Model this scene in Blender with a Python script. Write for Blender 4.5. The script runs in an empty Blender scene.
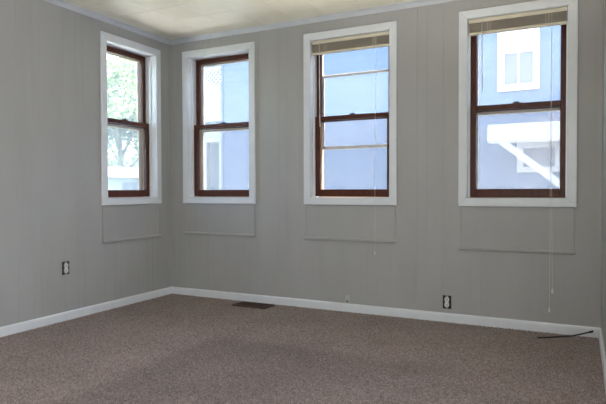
import bpy, bmesh, math, random
import numpy as np
from mathutils import Vector, Matrix

random.seed(7)
scene = bpy.context.scene
COL = scene.collection

# ------------------------------------------------------------------ camera
cam_data = bpy.data.cameras.new('camera')
cam = bpy.data.objects.new('camera', cam_data)
COL.objects.link(cam)
scene.camera = cam
cam_data.sensor_width = 36.0
cam_data.lens = 551.54 / 606.0 * 36.0
cam_data.clip_start = 0.02
cam_data.clip_end = 400
_r = Vector((0.89325997, 0.44953235, -0.00269941))
_u = Vector((-0.00698386, 0.01988112, 0.99977796))
_f = Vector((-0.4494862, 0.89304278, -0.02089848))
cam.matrix_world = Matrix(((_r.x, _u.x, -_f.x, 3.5502),
                           (_r.y, _u.y, -_f.y, -4.2071),
                           (_r.z, _u.z, -_f.z, 0.9934),
                           (0, 0, 0, 1)))

# ------------------------------------------------------------------ light
SUN_DIR = Vector((0.52, 0.135, 0.84)).normalized()      # towards the sun
SKY_STRENGTH = 2.5
SUN_STRENGTH = 20.0
world = bpy.data.worlds.new('world')
scene.world = world
world.use_nodes = True
wn = world.node_tree
wn.nodes.clear()
sky = wn.nodes.new('ShaderNodeTexSky')
sky.sky_type = 'NISHITA'
sky.sun_disc = False
sky.sun_elevation = math.asin(SUN_DIR.z)
sky.sun_rotation = math.atan2(SUN_DIR.x, SUN_DIR.y)
sky.air_density = 1.2
sky.dust_density = 2.5
sky.ozone_density = 1.0
bg = wn.nodes.new('ShaderNodeBackground')
bg.inputs['Strength'].default_value = SKY_STRENGTH
wo = wn.nodes.new('ShaderNodeOutputWorld')
wn.links.new(sky.outputs[0], bg.inputs['Color'])
wn.links.new(bg.outputs[0], wo.inputs['Surface'])

sun_data = bpy.data.lights.new('sun', 'SUN')
sun_data.energy = SUN_STRENGTH
sun_data.angle = math.radians(0.6)
sun_data.color = (1.0, 0.93, 0.82)
sun = bpy.data.objects.new('sun', sun_data)
COL.objects.link(sun)
sun.rotation_euler = (-SUN_DIR).to_track_quat('-Z', 'Y').to_euler()
sun.location = (10, 3, 12)

WALL_FILL_STRENGTH = 365.0    # round lamps added out of frame as fill
WALL_FILL_COLOUR = (0.82, 0.89, 1.0)
UPLIGHT_FILL_COLOUR = (1.0, 0.97, 0.90)
UPLIGHT_FILL_STRENGTH = 20.0      # glow of the added uplight's bulb
UPLIGHT_FILL_WATTS = 188.0        # its beam, fill light sent up at the ceiling

vs = scene.view_settings
scene.display_settings.display_device = 'sRGB'
vs.view_transform = 'Standard'
vs.look = 'None'
vs.gamma = 1.0
vs.use_curve_mapping = False
vs.exposure = 0.0
scene.cycles.max_bounces = 16
scene.cycles.diffuse_bounces = 8
scene.cycles.glossy_bounces = 4
scene.cycles.transparent_max_bounces = 24
scene.cycles.caustics_reflective = False
scene.cycles.caustics_refractive = False
scene.cycles.sample_clamp_indirect = 8.0


# ------------------------------------------------------------------ materials
def mat_base(name):
    m = bpy.data.materials.new(name)
    m.use_nodes = True
    nt = m.node_tree
    b = nt.nodes['Principled BSDF']
    return m, nt, b


def surf(name, c1, c2=None, scale=20.0, rough=0.6, bump=0.0, bump_scale=None, stretch=(1, 1, 1), spec=0.5,
         detail=4.0, metallic=0.0, lo=0.35, hi=0.65):
    m, nt, b = mat_base(name)
    c2 = c2 or c1
    tc = nt.nodes.new('ShaderNodeTexCoord')
    mp = nt.nodes.new('ShaderNodeMapping')
    mp.inputs['Scale'].default_value = stretch
    nt.links.new(tc.outputs['Object'], mp.inputs['Vector'])
    nz = nt.nodes.new('ShaderNodeTexNoise')
    nz.inputs['Scale'].default_value = scale
    nz.inputs['Detail'].default_value = detail
    nt.links.new(mp.outputs[0], nz.inputs['Vector'])
    rp = nt.nodes.new('ShaderNodeValToRGB')
    rp.color_ramp.elements[0].position = lo
    rp.color_ramp.elements[1].position = hi
    rp.color_ramp.elements[0].color = (*c1, 1)
    rp.color_ramp.elements[1].color = (*c2, 1)
    nt.links.new(nz.outputs['Fac'], rp.inputs['Fac'])
    nt.links.new(rp.outputs['Color'], b.inputs['Base Color'])
    b.inputs['Roughness'].default_value = rough
    b.inputs['Metallic'].default_value = metallic
    b.inputs['Specular IOR Level'].default_value = spec
    if bump:
        nb = nt.nodes.new('ShaderNodeTexNoise')
        nb.inputs['Scale'].default_value = bump_scale or scale
        nb.inputs['Detail'].default_value = 3
        nt.links.new(mp.outputs[0], nb.inputs['Vector'])
        bp = nt.nodes.new('ShaderNodeBump')
        bp.inputs['Strength'].default_value = bump
        bp.inputs['Distance'].default_value = 0.004
        nt.links.new(nb.outputs['Fac'], bp.inputs['Height'])
        nt.links.new(bp.outputs[0], b.inputs['Normal'])
    return m


M = {}
M['wall'] = surf('grey_paint', (0.355, 0.353, 0.343), (0.375, 0.373, 0.363), 6, 0.55, 0.12, 160, (1, 1, 0.25))
M['trim'] = surf('white_trim_paint', (0.66, 0.685, 0.715), (0.70, 0.725, 0.755), 8, 0.38, 0.03, 40)
M['crown'] = surf('shade_greyed_crown_paint', (0.50, 0.52, 0.55), (0.54, 0.56, 0.59), 8, 0.4, 0.03, 40)  # white trim paint greyed to carry the weaker light on the crown
M["ceiling"] = surf("cream_ceiling_paint", (0.83, 0.785, 0.645), (0.87, 0.825, 0.685), 5, 0.42, 0.15, 60)
M['jamb'] = surf('white_jamb_paint', (0.78, 0.80, 0.83), (0.82, 0.84, 0.87), 8, 0.4, 0.03, 40)
M['wood'] = surf('dark_red_brown_wood', (0.050, 0.0125, 0.006), (0.095, 0.026, 0.012), 18, 0.45, 0.1, 60, (6, 6, 0.6), spec=0.3)
M['storm'] = surf('almond_aluminium', (0.66, 0.42, 0.22), (0.72, 0.47, 0.26), 10, 0.5)
M['storm_bar'] = surf('pale_aluminium', (0.66, 0.60, 0.50), (0.70, 0.64, 0.54), 10, 0.5)
M['latch'] = surf('dark_bronze', (0.02, 0.014, 0.01), (0.035, 0.025, 0.018), 30, 0.4, metallic=0.6)
M['headrail'] = surf('cream_enamel', (0.64, 0.58, 0.45), (0.68, 0.62, 0.49), 10, 0.35)
M['ladder'] = surf('cream_cord', (0.62, 0.58, 0.50), (0.68, 0.64, 0.56), 60, 0.8)
M['wand'] = surf('clear_grey_plastic', (0.55, 0.54, 0.50), (0.6, 0.59, 0.55), 10, 0.2)
M['black_box'] = surf('black_plastic_box', (0.012, 0.012, 0.012), (0.03, 0.03, 0.03), 40, 0.6)
M['receptacle'] = surf('white_receptacle', (0.62, 0.62, 0.62), (0.68, 0.68, 0.68), 20, 0.35)
M['slot'] = surf('dark_slot', (0.01, 0.01, 0.01), (0.015, 0.015, 0.015), 20, 0.8)
M['steel'] = surf('galvanised_steel', (0.35, 0.35, 0.36), (0.5, 0.5, 0.5), 60, 0.4, metallic=0.9)
M['jack'] = surf('beige_jack_plate', (0.42, 0.412, 0.395), (0.45, 0.442, 0.425), 20, 0.4)
M['vent'] = surf('brown_enamel', (0.040, 0.015, 0.007), (0.065, 0.026, 0.013), 30, 0.45)
M['vent_dark'] = surf('duct_dark', (0.008, 0.006, 0.005), (0.015, 0.01, 0.008), 30, 0.8)
M['cable'] = surf('black_cable', (0.012, 0.01, 0.012), (0.022, 0.018, 0.02), 30, 0.45)
M['blue'] = surf('blue_siding_paint', (0.043, 0.071, 0.117), (0.047, 0.076, 0.123), 3, 0.6)
M['pale'] = surf('pale_siding_paint', (0.080, 0.108, 0.130), (0.088, 0.116, 0.138), 3, 0.6)
M['ext_white'] = surf('dimmed_white_trim', (0.30, 0.30, 0.30), (0.34, 0.34, 0.34), 5, 0.6)  # white darkened in the colour itself so over-bright daylight blows it out less
M['ext_glass'] = surf('neighbour_glass', (0.082, 0.085, 0.100), (0.095, 0.098, 0.112), 4, 0.5)
M['shingle'] = surf('grey_shingles', (0.07, 0.075, 0.10), (0.10, 0.105, 0.13), 25, 0.9)
M['render'] = surf('own_house_siding', (0.72, 0.70, 0.66), (0.76, 0.74, 0.70), 5, 0.7)
M['concrete'] = surf('pale_concrete', (0.58, 0.55, 0.48), (0.66, 0.63, 0.56), 2, 0.9, 0.3, 30)
M['grass'] = surf('lawn_grass', (0.10, 0.17, 0.04), (0.20, 0.28, 0.08), 3, 0.9, 0.6, 40)
M['bark'] = surf('tree_bark', (0.16, 0.13, 0.10), (0.26, 0.22, 0.18), 12, 0.9, 0.5, 30, (3, 3, 0.5))
M['far_roof'] = surf('far_roof', (0.35, 0.34, 0.36), (0.42, 0.41, 0.43), 8, 0.9)


def leaf_mat(name, c1, c2):
    m, nt, b = mat_base(name)
    oi = nt.nodes.new('ShaderNodeTexCoord')
    nz = nt.nodes.new('ShaderNodeTexNoise')
    nz.inputs['Scale'].default_value = 1.5
    nt.links.new(oi.outputs['Object'], nz.inputs['Vector'])
    rp = nt.nodes.new('ShaderNodeValToRGB')
    rp.color_ramp.elements[0].position = 0.35
    rp.color_ramp.elements[1].position = 0.65
    rp.color_ramp.elements[0].color = (*c1, 1)
    rp.color_ramp.elements[1].color = (*c2, 1)
    nt.links.new(nz.outputs['Fac'], rp.inputs['Fac'])
    nt.links.new(rp.outputs[0], b.inputs['Base Color'])
    b.inputs['Roughness'].default_value = 0.5
    tr = nt.nodes.new('ShaderNodeBsdfTranslucent')
    nt.links.new(rp.outputs[0], tr.inputs['Color'])
    mx = nt.nodes.new('ShaderNodeMixShader')
    mx.inputs[0].default_value = 0.5
    out = nt.nodes['Material Output']
    nt.links.new(b.outputs[0], mx.inputs[1])
    nt.links.new(tr.outputs[0], mx.inputs[2])
    nt.links.new(mx.outputs[0], out.inputs['Surface'])
    return m


M['slats'] = leaf_mat('taupe_vinyl_slats', (0.44, 0.39, 0.33), (0.50, 0.44, 0.37))
M['leaf_a'] = leaf_mat('leaf_mid_green', (0.15, 0.21, 0.08), (0.27, 0.33, 0.16))
M['leaf_b'] = leaf_mat('leaf_pale_green', (0.32, 0.37, 0.24), (0.46, 0.50, 0.36))


def glass_mat(name, haze, gloss, tint=(1, 1, 1), haze_col=(0.9, 0.92, 0.95)):
    """window glass: lets light straight through, a little reflection, a little veiling haze"""
    m = bpy.data.materials.new(name)
    m.use_nodes = True
    nt = m.node_tree
    nt.nodes.clear()
    out = nt.nodes.new('ShaderNodeOutputMaterial')
    t = nt.nodes.new('ShaderNodeBsdfTransparent')
    t.inputs[0].default_value = (*tint, 1)
    g = nt.nodes.new('ShaderNodeBsdfGlossy')
    g.inputs['Roughness'].default_value = 0.02
    d = nt.nodes.new('ShaderNodeBsdfTranslucent')  # translucent share stands in for veiling glare across the panes
    d.inputs[0].default_value = (*haze_col, 1)
    tc = nt.nodes.new('ShaderNodeTexCoord')
    nz = nt.nodes.new('ShaderNodeTexNoise')
    nz.inputs['Scale'].default_value = 6
    nz.inputs['Detail'].default_value = 6
    nt.links.new(tc.outputs['Object'], nz.inputs['Vector'])
    mr = nt.nodes.new('ShaderNodeMapRange')
    mr.inputs['To Min'].default_value = haze * 0.6
    mr.inputs['To Max'].default_value = haze * 1.4
    nt.links.new(nz.outputs['Fac'], mr.inputs['Value'])
    lw = nt.nodes.new('ShaderNodeFresnel')
    lw.inputs['IOR'].default_value = gloss
    m1 = nt.nodes.new('ShaderNodeMixShader')
    m2 = nt.nodes.new('ShaderNodeMixShader')
    nt.links.new(mr.outputs[0], m1.inputs[0])
    nt.links.new(t.outputs[0], m1.inputs[1])
    nt.links.new(d.outputs[0], m1.inputs[2])
    nt.links.new(lw.outputs[0], m2.inputs[0])
    nt.links.new(m1.outputs[0], m2.inputs[1])
    nt.links.new(g.outputs[0], m2.inputs[2])
    nt.links.new(m2.outputs[0], out.inputs['Surface'])
    return m


M['glass'] = glass_mat('window_glass', 0.03, 1.2)
M['storm_glass'] = glass_mat('hazy_storm_glass', 0.045, 1.2)
M['screen'] = glass_mat('insect_screen_mesh', 0.06, 1.0, (0.72, 0.74, 0.76), (0.55, 0.57, 0.6))


def carpet_mat():
    m, nt, b = mat_base('taupe_carpet')
    tc = nt.nodes.new('ShaderNodeTexCoord')

    def noise(scale, detail=3, rough=0.6):
        n = nt.nodes.new('ShaderNodeTexNoise')
        n.inputs['Scale'].default_value = scale
        n.inputs['Detail'].default_value = detail
        n.inputs['Roughness'].default_value = rough
        nt.links.new(tc.outputs['Object'], n.inputs['Vector'])
        return n
    n1 = noise(85, 5, 0.9)
    rp = nt.nodes.new('ShaderNodeValToRGB')
    e = rp.color_ramp.elements
    e[0].position, e[0].color = 0.33, (0.045, 0.032, 0.028, 1)
    e[1].position, e[1].color = 0.67, (0.47, 0.39, 0.368, 1)
    x = e.new(0.5)
    x.color = (0.225, 0.176, 0.162, 1)
    nt.links.new(n1.outputs['Fac'], rp.inputs['Fac'])
    n2 = noise(2.2, 4)                       # brushed and trodden nap
    mr = nt.nodes.new('ShaderNodeMapRange')
    mr.inputs['From Min'].default_value = 0.35
    mr.inputs['From Max'].default_value = 0.65
    mr.inputs['To Min'].default_value = 0.92
    mr.inputs['To Max'].default_value = 1.10
    nt.links.new(n2.outputs['Fac'], mr.inputs['Value'])
    mu = nt.nodes.new('ShaderNodeMixRGB')
    mu.blend_type = 'MULTIPLY'
    mu.inputs[0].default_value = 1
    nt.links.new(rp.outputs[0], mu.inputs[1])
    nt.links.new(mr.outputs[0], mu.inputs[2])
    # darker carpet patch with ragged edges, fading out to the right
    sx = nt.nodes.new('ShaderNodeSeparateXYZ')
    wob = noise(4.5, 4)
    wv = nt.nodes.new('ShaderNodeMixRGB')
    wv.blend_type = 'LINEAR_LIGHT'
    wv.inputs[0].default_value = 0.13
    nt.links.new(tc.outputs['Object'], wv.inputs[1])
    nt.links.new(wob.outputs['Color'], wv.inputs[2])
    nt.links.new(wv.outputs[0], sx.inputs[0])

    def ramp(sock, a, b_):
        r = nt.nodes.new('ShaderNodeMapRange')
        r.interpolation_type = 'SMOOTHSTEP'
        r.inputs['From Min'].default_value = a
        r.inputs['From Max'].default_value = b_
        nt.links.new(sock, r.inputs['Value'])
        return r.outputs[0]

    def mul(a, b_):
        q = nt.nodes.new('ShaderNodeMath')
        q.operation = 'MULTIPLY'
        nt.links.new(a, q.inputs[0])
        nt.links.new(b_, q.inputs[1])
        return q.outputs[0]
    dark_patch = mul(mul(ramp(sx.outputs['X'], 1.26, 1.42), ramp(sx.outputs['X'], 3.3, 2.3)), ramp(sx.outputs['Y'], -1.0, -1.2))
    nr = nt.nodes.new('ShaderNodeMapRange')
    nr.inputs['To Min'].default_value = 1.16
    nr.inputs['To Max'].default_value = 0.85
    nt.links.new(dark_patch, nr.inputs['Value'])
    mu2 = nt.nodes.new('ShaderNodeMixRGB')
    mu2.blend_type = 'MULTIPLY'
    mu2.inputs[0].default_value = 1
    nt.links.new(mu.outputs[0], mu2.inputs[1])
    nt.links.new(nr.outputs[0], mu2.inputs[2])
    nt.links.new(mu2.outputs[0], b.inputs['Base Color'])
    b.inputs['Roughness'].default_value = 0.95
    b.inputs['Specular IOR Level'].default_value = 0.1
    b.inputs['Sheen Weight'].default_value = 0.15
    n3 = noise(75, 3, 0.8)
    bp = nt.nodes.new('ShaderNodeBump')
    bp.inputs['Strength'].default_value = 0.4
    bp.inputs['Distance'].default_value = 0.006
    nt.links.new(n3.outputs['Fac'], bp.inputs['Height'])
    nt.links.new(bp.outputs[0], b.inputs['Normal'])
    return m


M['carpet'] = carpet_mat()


def emit_mat(name, col, strength):
    m = bpy.data.materials.new(name)
    m.use_nodes = True
    nt = m.node_tree
    nt.nodes.clear()
    o = nt.nodes.new('ShaderNodeOutputMaterial')
    e = nt.nodes.new('ShaderNodeEmission')
    e.inputs[0].default_value = (*col, 1)
    e.inputs[1].default_value = strength
    nt.links.new(e.outputs[0], o.inputs['Surface'])
    return m


M['wall_fill_glow'] = emit_mat('cool_fill_diffuser', WALL_FILL_COLOUR, WALL_FILL_STRENGTH)
M['wall_fill_glow_soft'] = emit_mat('soft_fill_diffuser', (1.0, 0.98, 0.95), WALL_FILL_STRENGTH * 0.28)
M['bulb_fill_glow'] = emit_mat('bulb_fill_glass', UPLIGHT_FILL_COLOUR, UPLIGHT_FILL_STRENGTH)


# ------------------------------------------------------------------ mesh helpers
class MB:
    def __init__(self):
        self.bm = bmesh.new()

    def box(self, x0, x1, y0, y1, z0, z1, bev=0.0, seg=1):
        x0, x1 = min(x0, x1), max(x0, x1)
        y0, y1 = min(y0, y1), max(y0, y1)
        z0, z1 = min(z0, z1), max(z0, z1)
        v = [self.bm.verts.new(p) for p in [(x0, y0, z0), (x1, y0, z0), (x1, y1, z0), (x0, y1, z0),
                                            (x0, y0, z1), (x1, y0, z1), (x1, y1, z1), (x0, y1, z1)]]
        fs = [self.bm.faces.new([v[i] for i in f]) for f in
              [(3, 2, 1, 0), (4, 5, 6, 7), (0, 1, 5, 4), (1, 2, 6, 5), (2, 3, 7, 6), (3, 0, 4, 7)]]
        if bev:
            es = list({e for f in fs for e in f.edges})
            bmesh.ops.bevel(self.bm, geom=es, offset=bev, segments=seg, affect='EDGES', profile=0.5)
        return self

    def hull(self, a, b, bev=0.0):
        """prism between two equal polygons a and b"""
        n = len(a)
        va = [self.bm.verts.new(p) for p in a]
        vb = [self.bm.verts.new(p) for p in b]
        fs = [self.bm.faces.new(va[::-1]), self.bm.faces.new(vb)]
        for i in range(n):
            j = (i + 1) % n
            fs.append(self.bm.faces.new([va[i], va[j], vb[j], vb[i]]))
        bmesh.ops.recalc_face_normals(self.bm, faces=fs)
        if bev:
            es = list({e for f in fs for e in f.edges})
            bmesh.ops.bevel(self.bm, geom=es, offset=bev, segments=1, affect='EDGES')
        return self

    def tube(self, pts, r, n=8, cap=True):
        pts = [Vector(p) for p in pts]
        rad = r if isinstance(r, (list, tuple)) else [r] * len(pts)
        rings = []
        prev = None
        for i, p in enumerate(pts):
            t = (pts[min(i + 1, len(pts) - 1)] - pts[max(i - 1, 0)]).normalized()
            if prev is None:
                a = Vector((0, 0, 1)) if abs(t.z) < 0.9 else Vector((1, 0, 0))
                s = t.cross(a).normalized()
            else:
                s = (prev - t * prev.dot(t)).normalized()
            prev = s
            q = t.cross(s)
            rings.append([self.bm.verts.new(p + rad[i] * (math.cos(2 * math.pi * k / n) * s + math.sin(2 * math.pi * k / n) * q))
                          for k in range(n)])
        for a, b in zip(rings, rings[1:]):
            for k in range(n):
                self.bm.faces.new([a[k], a[(k + 1) % n], b[(k + 1) % n], b[k]])
        if cap:
            self.bm.faces.new(rings[0][::-1])
            self.bm.faces.new(rings[-1])
        return self

    def lathe(self, prof, n=24, c=(0, 0, 0)):
        rings = []
        for r, z in prof:
            rings.append([self.bm.verts.new((c[0] + r * math.cos(2 * math.pi * k / n), c[1] + r * math.sin(2 * math.pi * k / n), c[2] + z))
                          for k in range(n)])
        for a, b in zip(rings, rings[1:]):
            for k in range(n):
                self.bm.faces.new([a[k], a[(k + 1) % n], b[(k + 1) % n], b[k]])
        self.bm.faces.new(rings[0][::-1])
        self.bm.faces.new(rings[-1])
        return self

    def mesh(self, name, mat, smooth=False):
        bmesh.ops.recalc_face_normals(self.bm, faces=self.bm.faces[:])
        me = bpy.data.meshes.new(name)
        self.bm.to_mesh(me)
        self.bm.free()
        me.materials.append(M[mat])
        if smooth:
            for p in me.polygons:
                p.use_smooth = True
        return me

    def build(self, name, mat, parent=None, loc=None, smooth=False):
        return link(name, self.mesh(name, mat, smooth), parent, loc)


def link(name, me, parent=None, loc=None):
    o = bpy.data.objects.new(name, me)
    COL.objects.link(o)
    if parent is not None:
        o.parent = parent
    if loc is not None:
        o.location = loc
    return o


def empty(name, loc=(0, 0, 0), rz=0.0):
    o = bpy.data.objects.new(name, None)
    COL.objects.link(o)
    o.location = loc
    o.rotation_euler = (0, 0, rz)
    o.empty_display_size = 0.1
    return o


def tag(o, label=None, cat=None, group=None, kind=None):
    if label:
        o['label'] = label
    if cat:
        o['category'] = cat
    if group:
        o['group'] = group
    if kind:
        o['kind'] = kind
    return o


# ------------------------------------------------------------------ room dimensions
RX, RY, RZ = 3.68, -4.65, 2.44          # room: x 0..RX, y RY..0, ceiling RZ
CW = 0.062                              # casing width
ZB, ZT = 0.8735, 2.3125                 # casing outer bottom / top
OB, OT = ZB + CW, ZT - CW               # opening bottom / top
PT = 0.006                              # panelling thickness
WT = 0.20                               # wall thickness
# casing outer spans: (wall, u0, u1)
WINS = [('left', -0.8759, -0.1538), ('back', 0.1573, 0.9635), ('back', 1.4480, 2.2623), ('back', 2.7361, 3.5273)]
EDGE = 0.012                            # the wall hole runs this far under the casing


def holes(side):
    return [(a + CW - EDGE, b - CW + EDGE, OB - EDGE, OT + EDGE) for w, a, b in WINS if w == side]


def cells(u0, u1, z0, z1, hs):
    """rectangles of [u0,u1]x[z0,z1] left over round the holes"""
    out = [(u0, u1, z0, z1)]
    for a, b, c, d in hs:
        nxt = []
        for (p, q, r, s) in out:
            if b <= p or a >= q or d <= r or c >= s:
                nxt.append((p, q, r, s))
                continue
            if a > p:
                nxt.append((p, a, r, s))
            if b < q:
                nxt.append((b, q, r, s))
            m0, m1 = max(a, p), min(b, q)
            if c > r:
                nxt.append((m0, m1, r, c))
            if d < s:
                nxt.append((m0, m1, d, s))
        out = nxt
    return out


def make_wall(name, u0, u1, origin, rz, seams, hs, label, planks=True, out=WT):
    """local frame: u along the wall, +y outwards, z up; room face at y=0"""
    mb = MB()
    back = 0.0013 if planks else 0.0
    for (p, q, r, s) in cells(u0 - 0.0, u1 + 0.0, -0.05, RZ + 0.05, hs):
        mb.box(p, q, back, out, r, s)
    w = mb.build(name, 'wall')
    w.location = origin
    w.rotation_euler = (0, 0, rz)
    tag(w, label, 'wall', kind='structure')
    if planks:
        ss = sorted([s for s in seams if u0 + 0.03 < s < u1 - 0.03])
        ed = [u0] + ss + [u1]
        g = 0.0007
        for a, b in zip(ed, ed[1:]):
            for (p, q, r, s) in cells(a + g, b - g, 0.0, RZ, hs):
                if q - p < 0.004:
                    continue
                MB().box(p, q, 0.0, 0.004, r, s, bev=0.0008).build('panel_board', 'wall', w)
    return w


seam_off = (0.0, 0.123, 0.33)
left_seams = [-0.726 - 0.3935 * k - o for k in range(-3, 12) for o in seam_off]
back_seams = [0.060 + 0.4064 * k + o for k in range(-1, 10) for o in seam_off]

# ------------------------------------------------------------------ the setting
PILE = 0.008                            # carpet pile height below z = 0
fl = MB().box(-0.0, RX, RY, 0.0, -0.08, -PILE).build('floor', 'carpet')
tag(fl, 'taupe brown textured carpet covering the whole floor', 'floor', kind='structure')



def carpet_pile():
    """twisted yarn tufts, each a small leaning spike"""
    rng = np.random.default_rng(11)
    sp = 0.0085
    gx, gy = np.meshgrid(np.arange(0.004, RX - 0.004, sp), np.arange(RY + 0.004, -0.004, sp))
    x = (gx + rng.uniform(-0.45, 0.45, gx.shape) * sp).ravel()
    y = (gy + rng.uniform(-0.45, 0.45, gy.shape) * sp).ravel()
    keep = ~((np.abs(x - 1.02) < 0.160) & (np.abs(y + 0.145) < 0.080))
    keep &= ~((np.hypot(x - 2.85, y + 2.6) < 0.08))
    x, y = x[keep], y[keep]
    n = len(x)
    a = rng.uniform(0, 2 * np.pi, n)
    r = rng.uniform(0.0045, 0.0075, n)
    h = PILE * rng.uniform(0.55, 1.05, n)
    lean = rng.normal(0, 0.0042, (n, 2))
    v = np.zeros((n, 4, 3))
    for k in range(3):
        v[:, k, 0] = x + r * np.cos(a + k * 2.0944)
        v[:, k, 1] = y + r * np.sin(a + k * 2.0944)
        v[:, k, 2] = -PILE
    v[:, 3, 0] = x + lean[:, 0]
    v[:, 3, 1] = y + lean[:, 1]
    v[:, 3, 2] = -PILE + h
    v[:, :, 0] = np.clip(v[:, :, 0], 0.001, RX - 0.001)
    v[:, :, 1] = np.clip(v[:, :, 1], RY + 0.001, -0.001)
    base = (np.arange(n) * 4)[:, None, None]
    f = (base + np.array([[0, 1, 3], [1, 2, 3], [2, 0, 3]])[None]).reshape(-1, 3)
    me = bpy.data.meshes.new('carpet_pile')
    me.vertices.add(n * 4)
    me.vertices.foreach_set('co', v.ravel())
    me.loops.add(f.size)
    me.loops.foreach_set('vertex_index', f.ravel().astype(np.int32))
    me.polygons.add(len(f))
    me.polygons.foreach_set('loop_start', np.arange(0, f.size, 3, dtype=np.int32))
    me.polygons.foreach_set('loop_total', np.full(len(f), 3, dtype=np.int32))
    me.update()
    me.validate()
    me.materials.append(M['carpet'])
    o = link('carpet_pile', me, fl)
    o['kind'] = 'stuff'
    return o


carpet_pile()

make_wall('wall_back', 0.0, RX, (0, 0, 0), 0.0, back_seams, holes('back'),
          'grey painted panelled wall with three dark wood windows')
make_wall('wall_left', RY, 0.0 + WT, (0, 0, 0), math.pi / 2, [s for s in left_seams if s < -0.02], holes('left'),
          'grey painted panelled wall with a single window beside the corner')
make_wall('wall_right', 0.0 - WT, -RY, (RX, 0, 0), -math.pi / 2, [0.406 * k + o for k in range(0, 12) for o in seam_off],
          [], 'narrow strip of grey wall at the right edge beside the black cable')
make_wall('wall_rear', -RX - WT, 0.0 + WT, (0, RY, 0), math.pi, [], [], 'plain grey wall behind the viewer', planks=False)

# ceiling of square tiles
ceil = MB().box(-WT, RX + WT, RY - WT, WT, RZ + 0.003, RZ + 0.25).build('ceiling', 'ceiling')
tag(ceil, 'cream ceiling laid with square tiles', 'ceiling', kind='structure')
T = 0.302
xs = [0.0] + [0.16 + T * k for k in range(0, 13) if 0.16 + T * k < RX - 0.05] + [RX]
ys = [0.0] + [-0.185 - 0.2965 * k for k in range(0, 16) if -0.185 - 0.2965 * k > RY + 0.05] + [RY]
tile_cache = {}
for i in range(len(xs) - 1):
    for j in range(len(ys) - 1):
        w, d = xs[i + 1] - xs[i], ys[j] - ys[j + 1]
        key = (round(w, 4), round(d, 4))
        if key not in tile_cache:
            g = 0.0008
            tile_cache[key] = MB().box(-w / 2 + g, w / 2 - g, -d / 2 + g, d / 2 - g, 0, 0.006, bev=0.0022).mesh('ceiling_tile', 'ceiling')
        t = link('tile', tile_cache[key], ceil, ((xs[i] + xs[i + 1]) / 2, (ys[j] + ys[j + 1]) / 2, RZ - 0.002 + random.uniform(-0.0004, 0.0004)))


def profile_run(name, prof, length, loc, rz, mat, label, cat='trim'):
    """prof: (depth into room, z) polygon; runs along local +x, room side is local -y"""
    a = [(0, -p, z) for p, z in prof]
    b = [(length, -p, z) for p, z in prof]
    o = MB().hull(a, b).build(name, mat)
    o.location = loc
    o.rotation_euler = (0, 0, rz)
    tag(o, label, cat, kind='structure')
    return o


base_prof = [(0, -PILE), (0.014, -PILE), (0.014, 0.046), (0.012, 0.055), (0.007, 0.060), (0.0, 0.0625)]
profile_run('baseboard_back', base_prof, RX, (0, 0, 0), 0, 'trim', 'white baseboard along the wall with three windows', 'baseboard')
profile_run('baseboard_left', base_prof, -RY, (0, RY, 0), math.pi / 2, 'trim', 'white baseboard along the wall with a single window', 'baseboard')
profile_run('baseboard_right', base_prof, -RY, (RX, 0, 0), -math.pi / 2, 'trim', 'short end of white baseboard at the right edge by the cable', 'baseboard')
profile_run('baseboard_rear', base_prof, RX, (RX, RY, 0), math.pi, 'trim', 'white baseboard behind the viewer', 'baseboard')
crown_prof = [(0, RZ - 0.040), (0.006, RZ - 0.040), (0.012, RZ - 0.030), (0.022, RZ - 0.014), (0.032, RZ - 0.008), (0.036, RZ - 0.002), (0, RZ - 0.002)]
profile_run('trim_1', crown_prof, RX, (0, 0, 0), 0, 'crown', 'white crown moulding above the three windows', 'moulding')
profile_run('trim_2', crown_prof, -RY, (0, RY, 0), math.pi / 2, 'crown', 'white crown moulding above the single window wall', 'moulding')
profile_run('trim_3', crown_prof, -RY, (RX, 0, 0), -math.pi / 2, 'crown', 'white crown moulding out of frame on the near wall', 'moulding')
profile_run('trim_4', crown_prof, RX, (RX, RY, 0), math.pi, 'crown', 'white crown moulding behind the viewer', 'moulding')

# ------------------------------------------------------------------ windows
SL = 0.010      # side stop
win_labels = ['window with white casing and dark wood sashes showing green trees',
              'dark wood window nearest the corner, lattice of neighbouring house showing through it',
              'middle of the three windows, two pale storm bars crossing its panes',
              'widest window, with a white framed window of the blue house visible through it']
MZ = (1.583, 1.622)   # meeting rail


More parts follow.
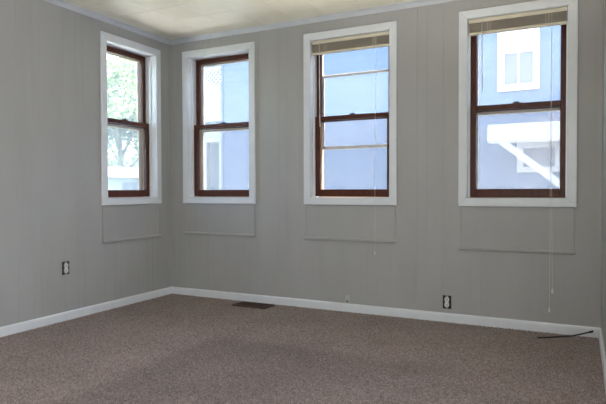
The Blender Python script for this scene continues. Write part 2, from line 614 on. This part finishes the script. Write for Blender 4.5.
def make_window(n, side, a, b):
    w = b - a - 2 * CW
    H = OT - OB
    uc = (a + b) / 2
    root = empty('window_%d' % n, (uc, 0, OB) if side == 'back' else (0, uc, OB), 0 if side == 'back' else math.pi / 2)
    tag(root, win_labels[n - 1], 'window', kind='structure')
    h = w / 2
    # mitred casing boards
    t0, t1 = 0.0, -0.019
    I = [(-h, 0), (h, 0), (h, H), (-h, H)]
    O = [(-h - CW, -CW), (h + CW, -CW), (h + CW, H + CW), (-h - CW, H + CW)]
    for k in range(4):
        j = (k + 1) % 4
        poly = [O[k], O[j], I[j], I[k]]
        MB().hull([(p[0], t1, p[1]) for p in poly], [(p[0], t0, p[1]) for p in poly], bev=0.0035).build('casing_board', 'trim', root)
    # jamb boards round the opening
    J = 0.011
    MB().box(-h - J, -h, -0.002, 0.185, 0, H).build('jamb', 'jamb', root)
    MB().box(h, h + J, -0.002, 0.185, 0, H).build('jamb', 'jamb', root)
    MB().box(-h - J, h + J, -0.002, 0.185, H, H + J).build('jamb_head', 'jamb', root)
    MB().box(-h - J, h + J, -0.002, 0.20, -J, 0.0).build('sill', 'jamb', root)
    for s in (-1, 1):   # stops: in front of the lower sash and the parting bead
        MB().box(s * h, s * (h - SL), 0.044, 0.068, 0, H, bev=0.002).build('stop', 'jamb', root)
    ih = h - 0.004
    mz0, mz1 = MZ[0] - OB, MZ[1] - OB
    ST = 0.042

    def sash(name, d0, d1, z0, z1, rb, rt):
        mb = MB()
        mb.box(-ih, -ih + ST, d0, d1, z0, z1, bev=0.003)
        mb.box(ih - ST, ih, d0, d1, z0, z1, bev=0.003)
        s = mb.build(name, 'wood', root)
        MB().box(-ih + ST - 0.001, ih - ST + 0.001, d0 + 0.001, d1 - 0.001, z0, z0 + rb, bev=0.003).build('rail', 'wood', s)
        MB().box(-ih + ST - 0.001, ih - ST + 0.001, d0 + 0.001, d1 - 0.001, z1 - rt, z1, bev=0.003).build('rail', 'wood', s)
        dm = (d0 + d1) / 2
        MB().box(-ih + ST - 0.004, ih - ST + 0.004, dm - 0.0015, dm + 0.0015, z0 + rb - 0.004, z1 - rt + 0.004).build('pane', 'glass', s)
        return s
    lo = sash('lower_sash', 0.070, 0.105, 0.006, mz1, 0.060, 0.036)
    up = sash('upper_sash', 0.108, 0.143, mz0 - 0.004, H - 0.001, 0.034, 0.044)
    # latch on the meeting rail
    lm = MB().box(-0.028, 0.028, 0.076, 0.100, mz1, mz1 + 0.006, bev=0.002)
    lm.box(-0.010, 0.014, 0.080, 0.096, mz1 + 0.006, mz1 + 0.016, bev=0.003)
    lm.box(-0.030, 0.002, 0.084, 0.092, mz1 + 0.008, mz1 + 0.013, bev=0.002)
    lm.build('latch', 'latch', lo)
    # storm window outside
    s0, s1 = 0.152, 0.180
    st = MB()
    st.box(-h, -h + 0.036, s0, s1, 0, H)
    st.box(h - 0.036, h, s0, s1, 0, H)
    st.box(-h, h, s0, s1, H - 0.042, H)
    st.box(-h, h, s0, s1, 0, 0.024)
    storm = st.build('storm_frame', 'storm', root)
    k = 0.036
    if n == 3:
        za, zb_ = 1.3585 - OB, 1.975 - OB            # one storm pane slid half way up
        p = MB()
        p.box(-h + k, h - k, s0 + 0.004, s0 + 0.014, za - 0.013, za + 0.013, bev=0.002)
        p.box(-h + k, h - k, s0 + 0.004, s0 + 0.014, zb_ - 0.010, zb_ + 0.010, bev=0.002)
        p.box(-h + k, -h + k + 0.016, s0 + 0.004, s0 + 0.014, za, zb_)
        p.box(h - k - 0.016, h - k, s0 + 0.004, s0 + 0.014, za, zb_)
        bar = p.build('storm_panel', 'storm_bar', root)
        MB().box(-h + k + 0.01, h - k - 0.01, s0 + 0.008, s0 + 0.010, za + 0.008, zb_ - 0.008).build('pane', 'storm_glass', bar)
        MB().box(-h + k + 0.012, -h + k + 0.030, s0 - 0.006, s0 + 0.004, za + 0.006, za + 0.014, bev=0.002).build('pull_tab', 'latch', bar)
    else:
        for (z0, z1, off, kind) in ((0.020, mz0 + 0.004, 0.004, 'low'), (mz0 - 0.022, H - 0.028, 0.015, 'high')):
            p = MB()
            y0, y1 = s0 + off, s0 + off + 0.010
            p.box(-h + k, h - k, y0, y1, z0, z0 + 0.020)
            p.box(-h + k, h - k, y0, y1, z1 - 0.024, z1)
            p.box(-h + k, -h + k + 0.014, y0, y1, z0, z1)
            p.box(h - k - 0.014, h - k, y0, y1, z0, z1)
            pn = p.build('storm_panel', 'storm_bar', root)
            ym = (y0 + y1) / 2
            MB().box(-h + k + 0.01, h - k - 0.01, ym - 0.001, ym + 0.001, z0 + 0.01, z1 - 0.01).build('pane', 'storm_glass', pn)
    # insect screen over the lower half
    MB().box(-h + 0.02, h - 0.02, s1 - 0.002, s1 - 0.001, 0.02, mz1).build('insect_screen', 'screen', storm)
    return root


for i, (side, a, b) in enumerate(WINS):
    make_window(i + 1, side, a, b)

# shortened-window infill panels under each window
infill = [(0.5726, 'grey infill panel with thin trim under the single window'),
          (0.5932, 'grey infill panel with thin trim under the window nearest the corner'),
          (0.5907, 'grey infill panel with thin trim under the middle window'),
          (0.5627, 'grey infill panel with thin trim under the widest window, blind cord hanging across it')]
for i, (side, a, b) in enumerate(WINS):
    zb, lab = infill[i]
    root = empty('trim_%d' % (5 + i), ((a + b) / 2, 0, zb) if side == 'back' else (0, (a + b) / 2, zb), 0 if side == 'back' else math.pi / 2)
    tag(root, lab, 'wall panel', kind='structure')
    h = (b - a) / 2 - 0.012
    H = ZB - zb
    MB().box(-h, h, -0.0035, 0.0, 0, H - 0.001).build('infill_panel', 'wall', root)
    MB().box(-h - 0.008, h + 0.008, -0.017, 0.0, -0.012, 0.012, bev=0.004).build('bottom_strip', 'wall', root)
    for s in (-1, 1):
        MB().box(s * h, s * (h - 0.008), -0.0065, 0.0, 0.012, H - 0.001, bev=0.0015).build('side_strip', 'wall', root)


# ------------------------------------------------------------------ raised mini blinds
def make_blind(a, b, label, wand_u, wand_z, cords, ladders):
    a, b = a + CW + 0.003, b - CW - 0.003
    c, h = (a + b) / 2, (b - a) / 2
    top = OT - 0.002
    root = empty('mini_blind', (c, 0.022, top))
    tag(root, label, 'blind', 'raised mini blinds')
    y0, y1 = -0.016, 0.016
    hr = MB()
    hr.box(-h, h, y0, y1, -0.028, 0, bev=0.002)
    hr.box(-h, h, y0 - 0.001, y0 + 0.003, -0.028, -0.022)
    hr.build('headrail', 'headrail', root)
    sl = MB()
    n = 24
    for k in range(n):                      # the gathered slats, edge on
        z = -0.0295 - k * (0.064 / n)
        dy = random.uniform(-0.0012, 0.0012)
        e = random.uniform(0, 0.003)
        prof = [(y0 + 0.002 + dy, z - 0.0016), (0, z - 0.0002), (y1 - 0.002 + dy, z - 0.0016), (y1 - 0.002 + dy, z + 0.0006), (0, z + 0.0020), (y0 + 0.002 + dy, z + 0.0006)]
        sl.hull([(-h + 0.004 + e, p, q) for p, q in prof], [(h - 0.004 - e, p, q) for p, q in prof])
    s = sl.build('slat_stack', 'slats', root)
    s['kind'] = 'stuff'
    MB().box(-h + 0.003, h - 0.003, y0 + 0.002, y1 - 0.002, -0.114, -0.094, bev=0.003).build('bottom_rail', 'headrail', root)
    for u in ladders:
        for d in (-0.009, 0.009):
            MB().box(u - c + d - 0.002, u - c + d + 0.002, y0 - 0.0015, y0 + 0.001, -0.108, -0.024).build('ladder_cord', 'ladder', root)
    wz = wand_z - top
    MB().tube([(wand_u - c, y0 - 0.010, -0.020), (wand_u - c + 0.001, y0 - 0.011, wz / 2), (wand_u - c + 0.004, y0 - 0.011, wz)], 0.0038, 6).build('wand', 'wand', root)
    MB().tube([(wand_u - c, y0, -0.012), (wand_u - c, y0 - 0.010, -0.016), (wand_u - c, y0 - 0.010, -0.03)], 0.0022, 6).build('wand_hook', 'steel', root)
    for (u, u2, zend, tassel) in cords:
        pts = [(u - c, y0 - 0.002, -0.020)]
        ze = zend - top
        for k in range(1, 9):
            f = k / 8
            yy = y0 - 0.002 - 0.032 * min(1, f * 2)
            pts.append((u + (u2 - u) * f * f - c, yy, -0.020 + (ze + 0.020) * f))
        MB().tube(pts, 0.0011, 5).build('pull_cord', 'ladder', root)
        if tassel:
            p = pts[-1]
            MB().lathe([(0.002, 0.012), (0.0055, 0.006), (0.007, -0.010), (0.0075, -0.022), (0.004, -0.024)][::-1], 10, p).build('tassel', 'ladder', root, smooth=True)
    return root


make_blind(WINS[2][1], WINS[2][2], 'taupe mini blind drawn up to the top of the middle window', 1.592, 1.525,
           [(2.088, 2.088, 0.50, True)], [1.640, 2.07])
make_blind(WINS[3][1], WINS[3][2], 'taupe mini blind at the top of the widest window, long cords hanging towards the floor', 2.90, 1.72,
           [(3.366, 3.380, 0.30, True), (3.362, 3.362, 0.165, True)], [2.945, 3.335])


# ------------------------------------------------------------------ uncovered outlets
def make_outlet(side, u, z, label):
    root = empty('electrical_outlet', (u, 0, z) if side == 'back' else (0, u, z), 0 if side == 'back' else math.pi / 2)
    tag(root, label, 'outlet', 'bare wall outlets')
    # black rim of the open box
    rim = MB()
    bw, bh = 0.032, 0.050
    rim.box(-bw, bw, -0.004, 0.0, bh - 0.006, bh, bev=0.001)
    rim.box(-bw, bw, -0.004, 0.0, -bh, -bh + 0.006, bev=0.001)
    rim.box(-bw, -bw + 0.006, -0.004, 0.0, -bh, bh, bev=0.001)
    rim.box(bw - 0.006, bw, -0.004, 0.0, -bh, bh, bev=0.001)
    rim.box(-bw + 0.003, bw - 0.003, -0.002, 0.0, -bh + 0.003, bh - 0.003)
    rim.build('box', 'black_box', root)
    for s in (-1, 1):
        ear = MB().box(-0.009, 0.009, -0.006, -0.002, s * 0.036, s * 0.048, bev=0.001).build('mounting_ear', 'steel', root)
        MB().tube([(0, -0.005, s * 0.042), (0, -0.0085, s * 0.042)], 0.0035, 8).build('screw', 'steel', root)
        n = 16
        poly = []
        for k in range(n):
            t = 2 * math.pi * k / n
            x = max(-0.0165, min(0.0165, 0.020 * math.cos(t)))
            poly.append((x, s * 0.0195 + 0.0175 * math.sin(t)))
        r = MB().hull([(x, -0.013, zz) for x, zz in poly], [(x, -0.002, zz) for x, zz in poly]).build('receptacle', 'receptacle', root)
        sm = MB()
        sm.box(-0.0075, -0.0050, -0.0134, -0.012, s * 0.0195 - 0.001, s * 0.0195 + 0.008)
        sm.box(0.0050, 0.0075, -0.0134, -0.012, s * 0.0195 - 0.001, s * 0.0195 + 0.007)
        sm.box(-0.0025, 0.0025, -0.0134, -0.012, s * 0.0195 - 0.010, s * 0.0195 - 0.005)
        sm.build('slots', 'slot', r)
    MB().box(-0.012, 0.012, -0.010, -0.002, -0.006, 0.006).build('bridge', 'receptacle', root)
    return root


make_outlet('left', -1.237, 0.400, 'white outlet in black box without cover, on the single window wall')
make_outlet('back', 2.652, 0.146, 'white outlet in black box without cover, low between the middle and widest windows')

# small low wall jack
jk = empty('wall_jack', (1.845, 0, 0.103))
tag(jk, 'small beige phone jack on the wall just above the baseboard', 'wall jack')
MB().box(-0.020, 0.020, -0.016, 0.0, -0.034, 0.034, bev=0.004).build('housing', 'jack', jk)
MB().box(-0.007, 0.007, -0.0175, -0.014, -0.026, -0.014).build('socket', 'slot', jk)
MB().tube([(0, -0.015, 0.018), (0, -0.0175, 0.018)], 0.0035, 8).build('screw', 'steel', jk)

# ------------------------------------------------------------------ floor vent
vt = empty('floor_vent', (1.02, -0.145, 0.0))
tag(vt, 'brown metal floor vent set in the carpet near the corner', 'floor vent')
vw, vd = 0.165, 0.085
fr = MB()
fr.box(-vw, vw, -vd, -vd + 0.018, -PILE, 0.006, bev=0.002)
fr.box(-vw, vw, vd - 0.018, vd, -PILE, 0.006, bev=0.002)
fr.box(-vw, -vw + 0.018, -vd, vd, -PILE, 0.006, bev=0.002)
fr.box(vw - 0.018, vw, -vd, vd, -PILE, 0.006, bev=0.002)
fr.build('vent_frame', 'vent', vt)
MB().box(-vw + 0.01, vw - 0.01, -vd + 0.01, vd - 0.01, 0.0002, 0.0012).build('duct', 'vent_dark', vt)
lv = MB().box(-0.0022, 0.0022, -vd + 0.016, vd - 0.016, 0.0012, 0.006).mesh('louver', 'vent')
for k in range(24):
    link('louver', lv, vt, (-vw + 0.026 + k * (2 * vw - 0.052) / 23, 0, 0))
MB().box(-vw + 0.016, vw - 0.016, -0.004, 0.004, 0.0012, 0.0066).build('crossbar', 'vent', vt)
MB().tube([(vw - 0.05, 0.02, 0.004), (vw - 0.05, 0.022, 0.016)], [0.004, 0.003], 6).build('lever', 'vent', vt)

# ------------------------------------------------------------------ cable stub on the carpet
cb = MB()
cpts = [(3.300, -0.232, 0.006), (3.34, -0.205, 0.006), (3.39, -0.172, 0.006), (3.45, -0.128, 0.007), (3.50, -0.098, 0.009),
        (3.545, -0.075, 0.018), (3.585, -0.060, 0.030), (3.612, -0.053, 0.038)]
P = []
for i in range(len(cpts) - 1):
    for f in (0, 0.5):
        p = Vector(cpts[i]).lerp(Vector(cpts[i + 1]), f)
        P.append(p)
P.append(Vector(cpts[-1]))
cable = empty('cable', (3.45, -0.13, 0.0))
tag(cable, 'short black cable lying on the carpet by the baseboard', 'cable')
cb.tube([p - Vector((3.45, -0.13, 0)) for p in P], 0.0052, 8).build('sheath', 'cable', cable, smooth=True)
d = (P[-1] - P[-2]).normalized()
e0 = P[-1] - Vector((3.45, -0.13, 0))
MB().tube([e0 - d * 0.004, e0 + d * 0.022], [0.0075, 0.0065], 10).build('connector', 'slot', cable)

# ------------------------------------------------------------------ unseen floor uplight added to brighten ceiling and upper walls
UX, UY = 2.85, -2.6
up = empty('added_uplight_fill', (UX, UY, -PILE))
tag(up, 'added fill light, a short black uplight out of view on the carpet', 'fill light')
MB().lathe([(0.075, 0.0), (0.080, 0.004), (0.080, 0.190), (0.086, 0.195), (0.086, 0.205), (0.078, 0.205), (0.072, 0.195), (0.070, 0.060), (0.02, 0.055)],
           32).build('housing', 'black_box', up, smooth=False)
MB().lathe([(0.012, 0.056), (0.016, 0.075), (0.034, 0.105), (0.042, 0.130), (0.030, 0.152), (0.01, 0.160)], 20).build('fill_bulb', 'bulb_fill_glow', up, smooth=True)
fill_bulb = bpy.data.lights.new('fill_beam', 'SPOT')
fill_bulb.spot_size = math.radians(116)
fill_bulb.spot_blend = 0.35
fill_bulb.shadow_soft_size = 0.05
fill_bulb.energy = UPLIGHT_FILL_WATTS
fill_bulb.color = UPLIGHT_FILL_COLOUR
bo = bpy.data.objects.new('fill_beam', fill_bulb)
COL.objects.link(bo)
bo.parent = up
bo.location = (0, 0, 0.215)
bo.rotation_euler = (math.pi, 0, 0)

# ------------------------------------------------------------------ two round lamps added on unseen walls as fill light
def added_wall_fill(loc, rz, mat, label):
    root = empty('added_wall_fill', loc, rz)
    tag(root, label, 'wall fill light', 'added round fill lights')
    n = 36

    def disc(r0, r1, y0, y1):
        return MB().hull([(r0 * math.cos(2 * math.pi * k / n), y0, r0 * math.sin(2 * math.pi * k / n)) for k in range(n)],
                         [(r1 * math.cos(2 * math.pi * k / n), y1, r1 * math.sin(2 * math.pi * k / n)) for k in range(n)])
    disc(0.150, 0.158, -0.050, 0.0).build('fill_base', 'trim', root)
    disc(0.120, 0.138, -0.062, -0.050).build('fill_diffuser', mat, root)


added_wall_fill((RX, -3.9, 0.85), -math.pi / 2, 'wall_fill_glow', 'added fill light, round and white, beside the viewer')
added_wall_fill((3.53, RY, 1.6), math.pi, 'wall_fill_glow_soft', 'added fill light, round and white, behind the viewer')

# ------------------------------------------------------------------ outdoors
GZ = -0.9
HY = 4.5     # the blue house's near wall
gd = MB().box(-70, 50, -25, 70, GZ - 0.3, GZ).build('ground', 'grass')
tag(gd, 'green lawn around the houses outside', 'ground', kind='structure')
drive = MB().box(-7.0, 9.0, 0.24, HY - 0.02, GZ, GZ + 0.03)
drive.box(-7.0, -0.24, -7.0, 0.24, GZ, GZ + 0.03)
tag(drive.build('driveway', 'concrete'), 'pale concrete drive between the two houses', 'driveway', kind='structure')
# own outer wall skin below and above the windows, so that the yard is lit as it is
own = MB()
own.box(-0.24, RX + 4.0, 0.205, 0.235, GZ, -0.051)
own.box(RX + 0.201, RX + 4.0, 0.205, 0.235, -0.051, RZ + 1.2)
own.box(-0.235, -0.205, RY - 3.0, 0.205, GZ, -0.051)
ow = own.build('wall_outside', 'render')
tag(ow, 'outer siding of this house below its windows', 'wall', kind='structure')



def clapboard(mb, u0, u1, z0, z1, y, step=0.11, lip=0.006):
    n = int((z1 - z0) / step)
    for k in range(n + 1):
        a, b = z0 + k * step, min(z1, z0 + (k + 1) * step)
        if b - a < 0.01:
            continue
        mb.hull([(u0, y - lip, a), (u0, y + 0.03, a), (u0, y + 0.03, b), (u0, y - 0.002, b)],
                [(u1, y - lip, a), (u1, y + 0.03, a), (u1, y + 0.03, b), (u1, y - 0.002, b)])


nh = empty('neighbour_house', (2.0, HY + 2.0, GZ))
tag(nh, 'blue clapboard neighbouring house seen through the three side by side windows', 'house')
off = Vector((2.0, HY + 2.0, GZ))


def nb(mb, name, mat, parent=nh, smooth=False):
    for v in mb.bm.verts:
        v.co -= off
    return mb.build(name, mat, parent, smooth=smooth)


HX0, HX1, HTOP = -2.55, 8.0, 4.05
nb(MB().box(HX0, HX1, HY + 0.03, HY + 4.0, GZ, HTOP), 'wall', 'blue')
cl = MB()
clapboard(cl, HX0, HX1, GZ + 0.3, HTOP, HY)
o = nb(cl, 'siding', 'blue')
o['kind'] = 'stuff'
nb(MB().box(HX0 - 0.01, HX0 + 0.03, HY - 0.02, HY + 0.05, GZ, HTOP), 'corner_board', 'blue')
nb(MB().hull([(HX0 - 0.3, HY - 0.4, HTOP), (HX0 - 0.3, HY + 4.4, HTOP), (HX0 - 0.3, HY + 2.0, HTOP + 0.9)],
             [(HX1 + 0.3, HY - 0.4, HTOP), (HX1 + 0.3, HY + 4.4, HTOP), (HX1 + 0.3, HY + 2.0, HTOP + 0.9)]), 'roof', 'shingle')


def frame_window(x0, x1, z0, z1, px0, px1, pz0, pz1, y, mullion=True):
    f = MB()
    f.box(x0, px0, y - 0.05, y + 0.02, z0, z1, bev=0.006)
    f.box(px1, x1, y - 0.05, y + 0.02, z0, z1, bev=0.006)
    f.box(px0 - 0.002, px1 + 0.002, y - 0.05, y + 0.02, pz1, z1, bev=0.006)
    f.box(px0 - 0.002, px1 + 0.002, y - 0.05, y + 0.02, z0, pz0, bev=0.006)
    w = nb(f, 'window', 'ext_white')
    p = MB().box(px0 - 0.01, px1 + 0.01, y - 0.018, y - 0.01, pz0 - 0.01, pz1 + 0.01)
    nbp = p
    for v in nbp.bm.verts:
        v.co -= off
    nbp.build('pane', 'ext_glass', w)
    if mullion:
        m = MB().box((px0 + px1) / 2 - 0.015, (px0 + px1) / 2 + 0.015, y - 0.035, y - 0.018, pz0, pz1)
        for v in m.bm.verts:
            v.co -= off
        m.build('mullion', 'ext_white', w)
    return w


frame_window(2.43, 3.01, 2.45, 3.55, 2.53, 2.92, 2.55, 3.00, HY)
frame_window(2.71, 3.40, 1.25, 1.71, 2.80, 3.22, 1.33, 1.61, HY, False)

# porch roof on a cantilevered beam with a knee brace, at the right of the blue house
PY = 4.0
nb(MB().box(2.36, 5.2, PY - 0.06, PY + 0.06, 1.655, 1.915, bev=0.025), 'porch_beam', 'ext_white')
nb(MB().hull([(2.50, PY - 0.04, 1.66), (2.645, PY - 0.04, 1.66), (3.44, PY - 0.04, 1.02), (3.44, PY - 0.04, 0.90)],
             [(2.50, PY + 0.04, 1.66), (2.645, PY + 0.04, 1.66), (3.44, PY + 0.04, 1.02), (3.44, PY + 0.04, 0.90)]), 'knee_brace', 'ext_white')
nb(MB().box(3.42, 3.54, PY - 0.06, PY + 0.06, GZ, 1.66), 'porch_post', 'ext_white')
nb(MB().hull([(2.75, PY - 0.03, 1.915), (5.2, PY - 0.03, 1.915), (5.2, PY - 0.03, 2.45)],
             [(2.75, HY, 1.915), (5.2, HY, 1.915), (5.2, HY, 2.45)]), 'porch_roof', 'shingle')
nb(MB().box(2.40, 5.2, PY + 0.06, HY - 0.05, 1.86, 1.91), 'porch_ceiling', 'ext_white')

# set-back white wing with a lattice panel and a porch, left of the blue wall
WY = 6.0
WX0 = -4.75
nb(MB().box(WX0, HX0, WY + 0.03, WY + 3.0, GZ, 3.95), 'wing_wall', 'pale')
cl = MB()
clapboard(cl, WX0, HX0, 2.40, 3.95, WY)
o = nb(cl, 'wing_siding', 'pale')
o['kind'] = 'stuff'
lx0, lx1, lz0, lz1 = -4.10, -3.45, 2.62, 3.68
lf = MB()
lf.box(lx0 - 0.07, lx0, WY - 0.06, WY, lz0 - 0.07, lz1 + 0.07)
lf.box(lx1, lx1 + 0.07, WY - 0.06, WY, lz0 - 0.07, lz1 + 0.07)
lf.box(lx0, lx1, WY - 0.06, WY, lz1, lz1 + 0.07)
lf.box(lx0, lx1, WY - 0.06, WY, lz0 - 0.07, lz0)
lat = nb(lf, 'lattice_frame', 'ext_white')
mbk = MB().box(lx0, lx1, WY - 0.020, WY - 0.014, lz0, lz1)
for v in mbk.bm.verts:
    v.co -= off
mbk.build('lattice_backing', 'shingle', lat)
stp = 0.105
for sgn in (1, -1):
    k = -12
    while k < 24:
        # strip along direction (1, sgn) clipped to the frame
        c0 = k * stp
        pts = []
        for tx in (lx0, lx1):
            z = (lz0 if sgn > 0 else lz1) + sgn * (tx - lx0) + (c0 if sgn > 0 else -c0)
            pts.append((tx, z))
        (xa, za), (xb, zb) = pts

        def clip(xa, za, xb, zb):
            for lim, hi in ((lz0, False), (lz1, True)):
                if (za > lim) == hi and (zb > lim) == hi and za != lim and zb != lim:
                    return None
                if (za > lim) == hi and za != lim:
                    t = (lim - za) / (zb - za)
                    xa, za = xa + t * (xb - xa), lim
                elif (zb > lim) == hi and zb != lim:
                    t = (lim - za) / (zb - za)
                    xb, zb = xa + t * (xb - xa), lim
            return xa, za, xb, zb
        r = clip(xa, za, xb, zb)
        if r and abs(r[2] - r[0]) > 0.03:
            xa, za, xb, zb = r
            yy = WY - 0.046 if sgn > 0 else WY - 0.034
            hw = 0.021
            mb = MB()
            mb.hull([(xa, yy, za - hw), (xa, yy, za + hw), (xa, yy + 0.010, za + hw), (xa, yy + 0.010, za - hw)],
                    [(xb, yy, zb - hw), (xb, yy, zb + hw), (xb, yy + 0.010, zb + hw), (xb, yy + 0.010, zb - hw)])
            for v in mb.bm.verts:
                v.co -= off
            mb.build('lattice_strip', 'ext_white', lat)
        k += 1
# wing porch: beam and posts below
nb(MB().box(WX0, -3.2, WY - 0.30, WY - 0.16, 2.06, 2.36), 'wing_beam', 'ext_white')
for x in (-4.62, -3.88, -3.42):
    nb(MB().box(x - 0.06, x + 0.06, WY - 0.29, WY - 0.17, GZ, 2.07), 'wing_post', 'ext_white')
nb(MB().hull([(WX0 - 0.2, WY - 0.2, 3.95), (WX0 - 0.2, WY + 3.2, 3.95), (WX0 - 0.2, WY + 1.5, 4.7)],
             [(HX0, WY - 0.2, 3.95), (HX0, WY + 3.2, 3.95), (HX0, WY + 1.5, 4.7)]), 'wing_roof', 'far_roof')


# trees and a white house beyond the single window
def make_tree(x, y, h, r, n, mat, label, seed):
    rnd = random.Random(seed)
    root = empty('tree', (x, y, GZ))
    tag(root, label, 'tree', 'garden trees outside')
    th = h * 0.45
    MB().tube([(0, 0, 0), (0.05, 0.02, th * 0.5), (-0.04, 0.05, th), (0.02, 0, h * 0.75)], [0.2, 0.16, 0.12, 0.05], 8).build('trunk', 'bark', root, smooth=True)
    br = MB()
    blobs = []
    for k in range(16):
        a = rnd.uniform(0, 2 * math.pi)
        zz = rnd.uniform(0.32, 0.92) * h
        rr = r * rnd.uniform(0.35, 0.85) * (1.0 - 0.45 * max(0, zz / h - 0.5) * 2)
        c = Vector((rr * math.cos(a), rr * math.sin(a), zz))
        blobs.append((c, r * rnd.uniform(0.32, 0.55)))
        br.tube([(0, 0, zz * 0.62), (c.x * 0.5, c.y * 0.5, zz * 0.85), tuple(c)], [0.06, 0.04, 0.015], 5)
    br.build('branches', 'bark', root, smooth=True)
    verts, faces = [], []
    for i in range(n):
        c, br_ = rnd.choice(blobs)
        v = Vector((rnd.gauss(0, 1), rnd.gauss(0, 1), rnd.gauss(0, 1))).normalized() * br_ * (rnd.random() ** 0.45)
        p = c + v
        q = Vector((rnd.gauss(0, 1), rnd.gauss(0, 1), rnd.gauss(0, 1))).normalized()
        s = q.orthogonal().normalized() * rnd.uniform(0.07, 0.13)
        t = q.cross(s).normalized() * rnd.uniform(0.05, 0.08)
        b = len(verts)
        verts += [p - s, p + t, p + s, p - t]
        faces.append((b, b + 1, b + 2, b + 3))
    me = bpy.data.meshes.new('foliage')
    me.from_pydata(verts, [], faces)
    me.materials.append(M[mat])
    link('foliage', me, root)['kind'] = 'stuff'
    return root


make_tree(-15.3, 14.6, 8.6, 2.7, 13000, 'leaf_a', 'large green tree standing close behind the white garage', 1)
make_tree(-24.2, 21.5, 9.0, 3.2, 7000, 'leaf_b', 'pale distant tree, the left one of two seen through the single window', 2)
make_tree(-18.2, 20.9, 7.6, 2.3, 6000, 'leaf_b', 'pale distant tree, the right one of two seen through the single window', 3)
make_tree(-7.4, 9.9, 3.6, 0.9, 2500, 'leaf_a', 'small green shrub tree behind the neighbouring porch', 4)

fh = empty('garage', (-10.9, 10.9, GZ))
tag(fh, 'low white garage at the bottom of the single window', 'garage')
fh.rotation_euler = (0, 0, math.radians(44))
MB().box(-2.2, 2.2, -1.4, 1.4, 0, 2.35).build('wall', 'ext_white', fh)
MB().hull([(-2.4, -1.6, 2.35), (-2.4, 1.6, 2.35), (-2.4, 0, 2.75)], [(2.4, -1.6, 2.35), (2.4, 1.6, 2.35), (2.4, 0, 2.75)]).build('roof', 'ext_white', fh)
for x in (-1.5, -0.1, 1.2):
    w = MB().box(x - 0.36, x + 0.36, -1.44, -1.39, 1.55, 2.25).build('window', 'ext_white', fh)
    MB().box(x - 0.29, x + 0.29, -1.46, -1.435, 1.62, 2.18).build('pane', 'ext_glass', w)
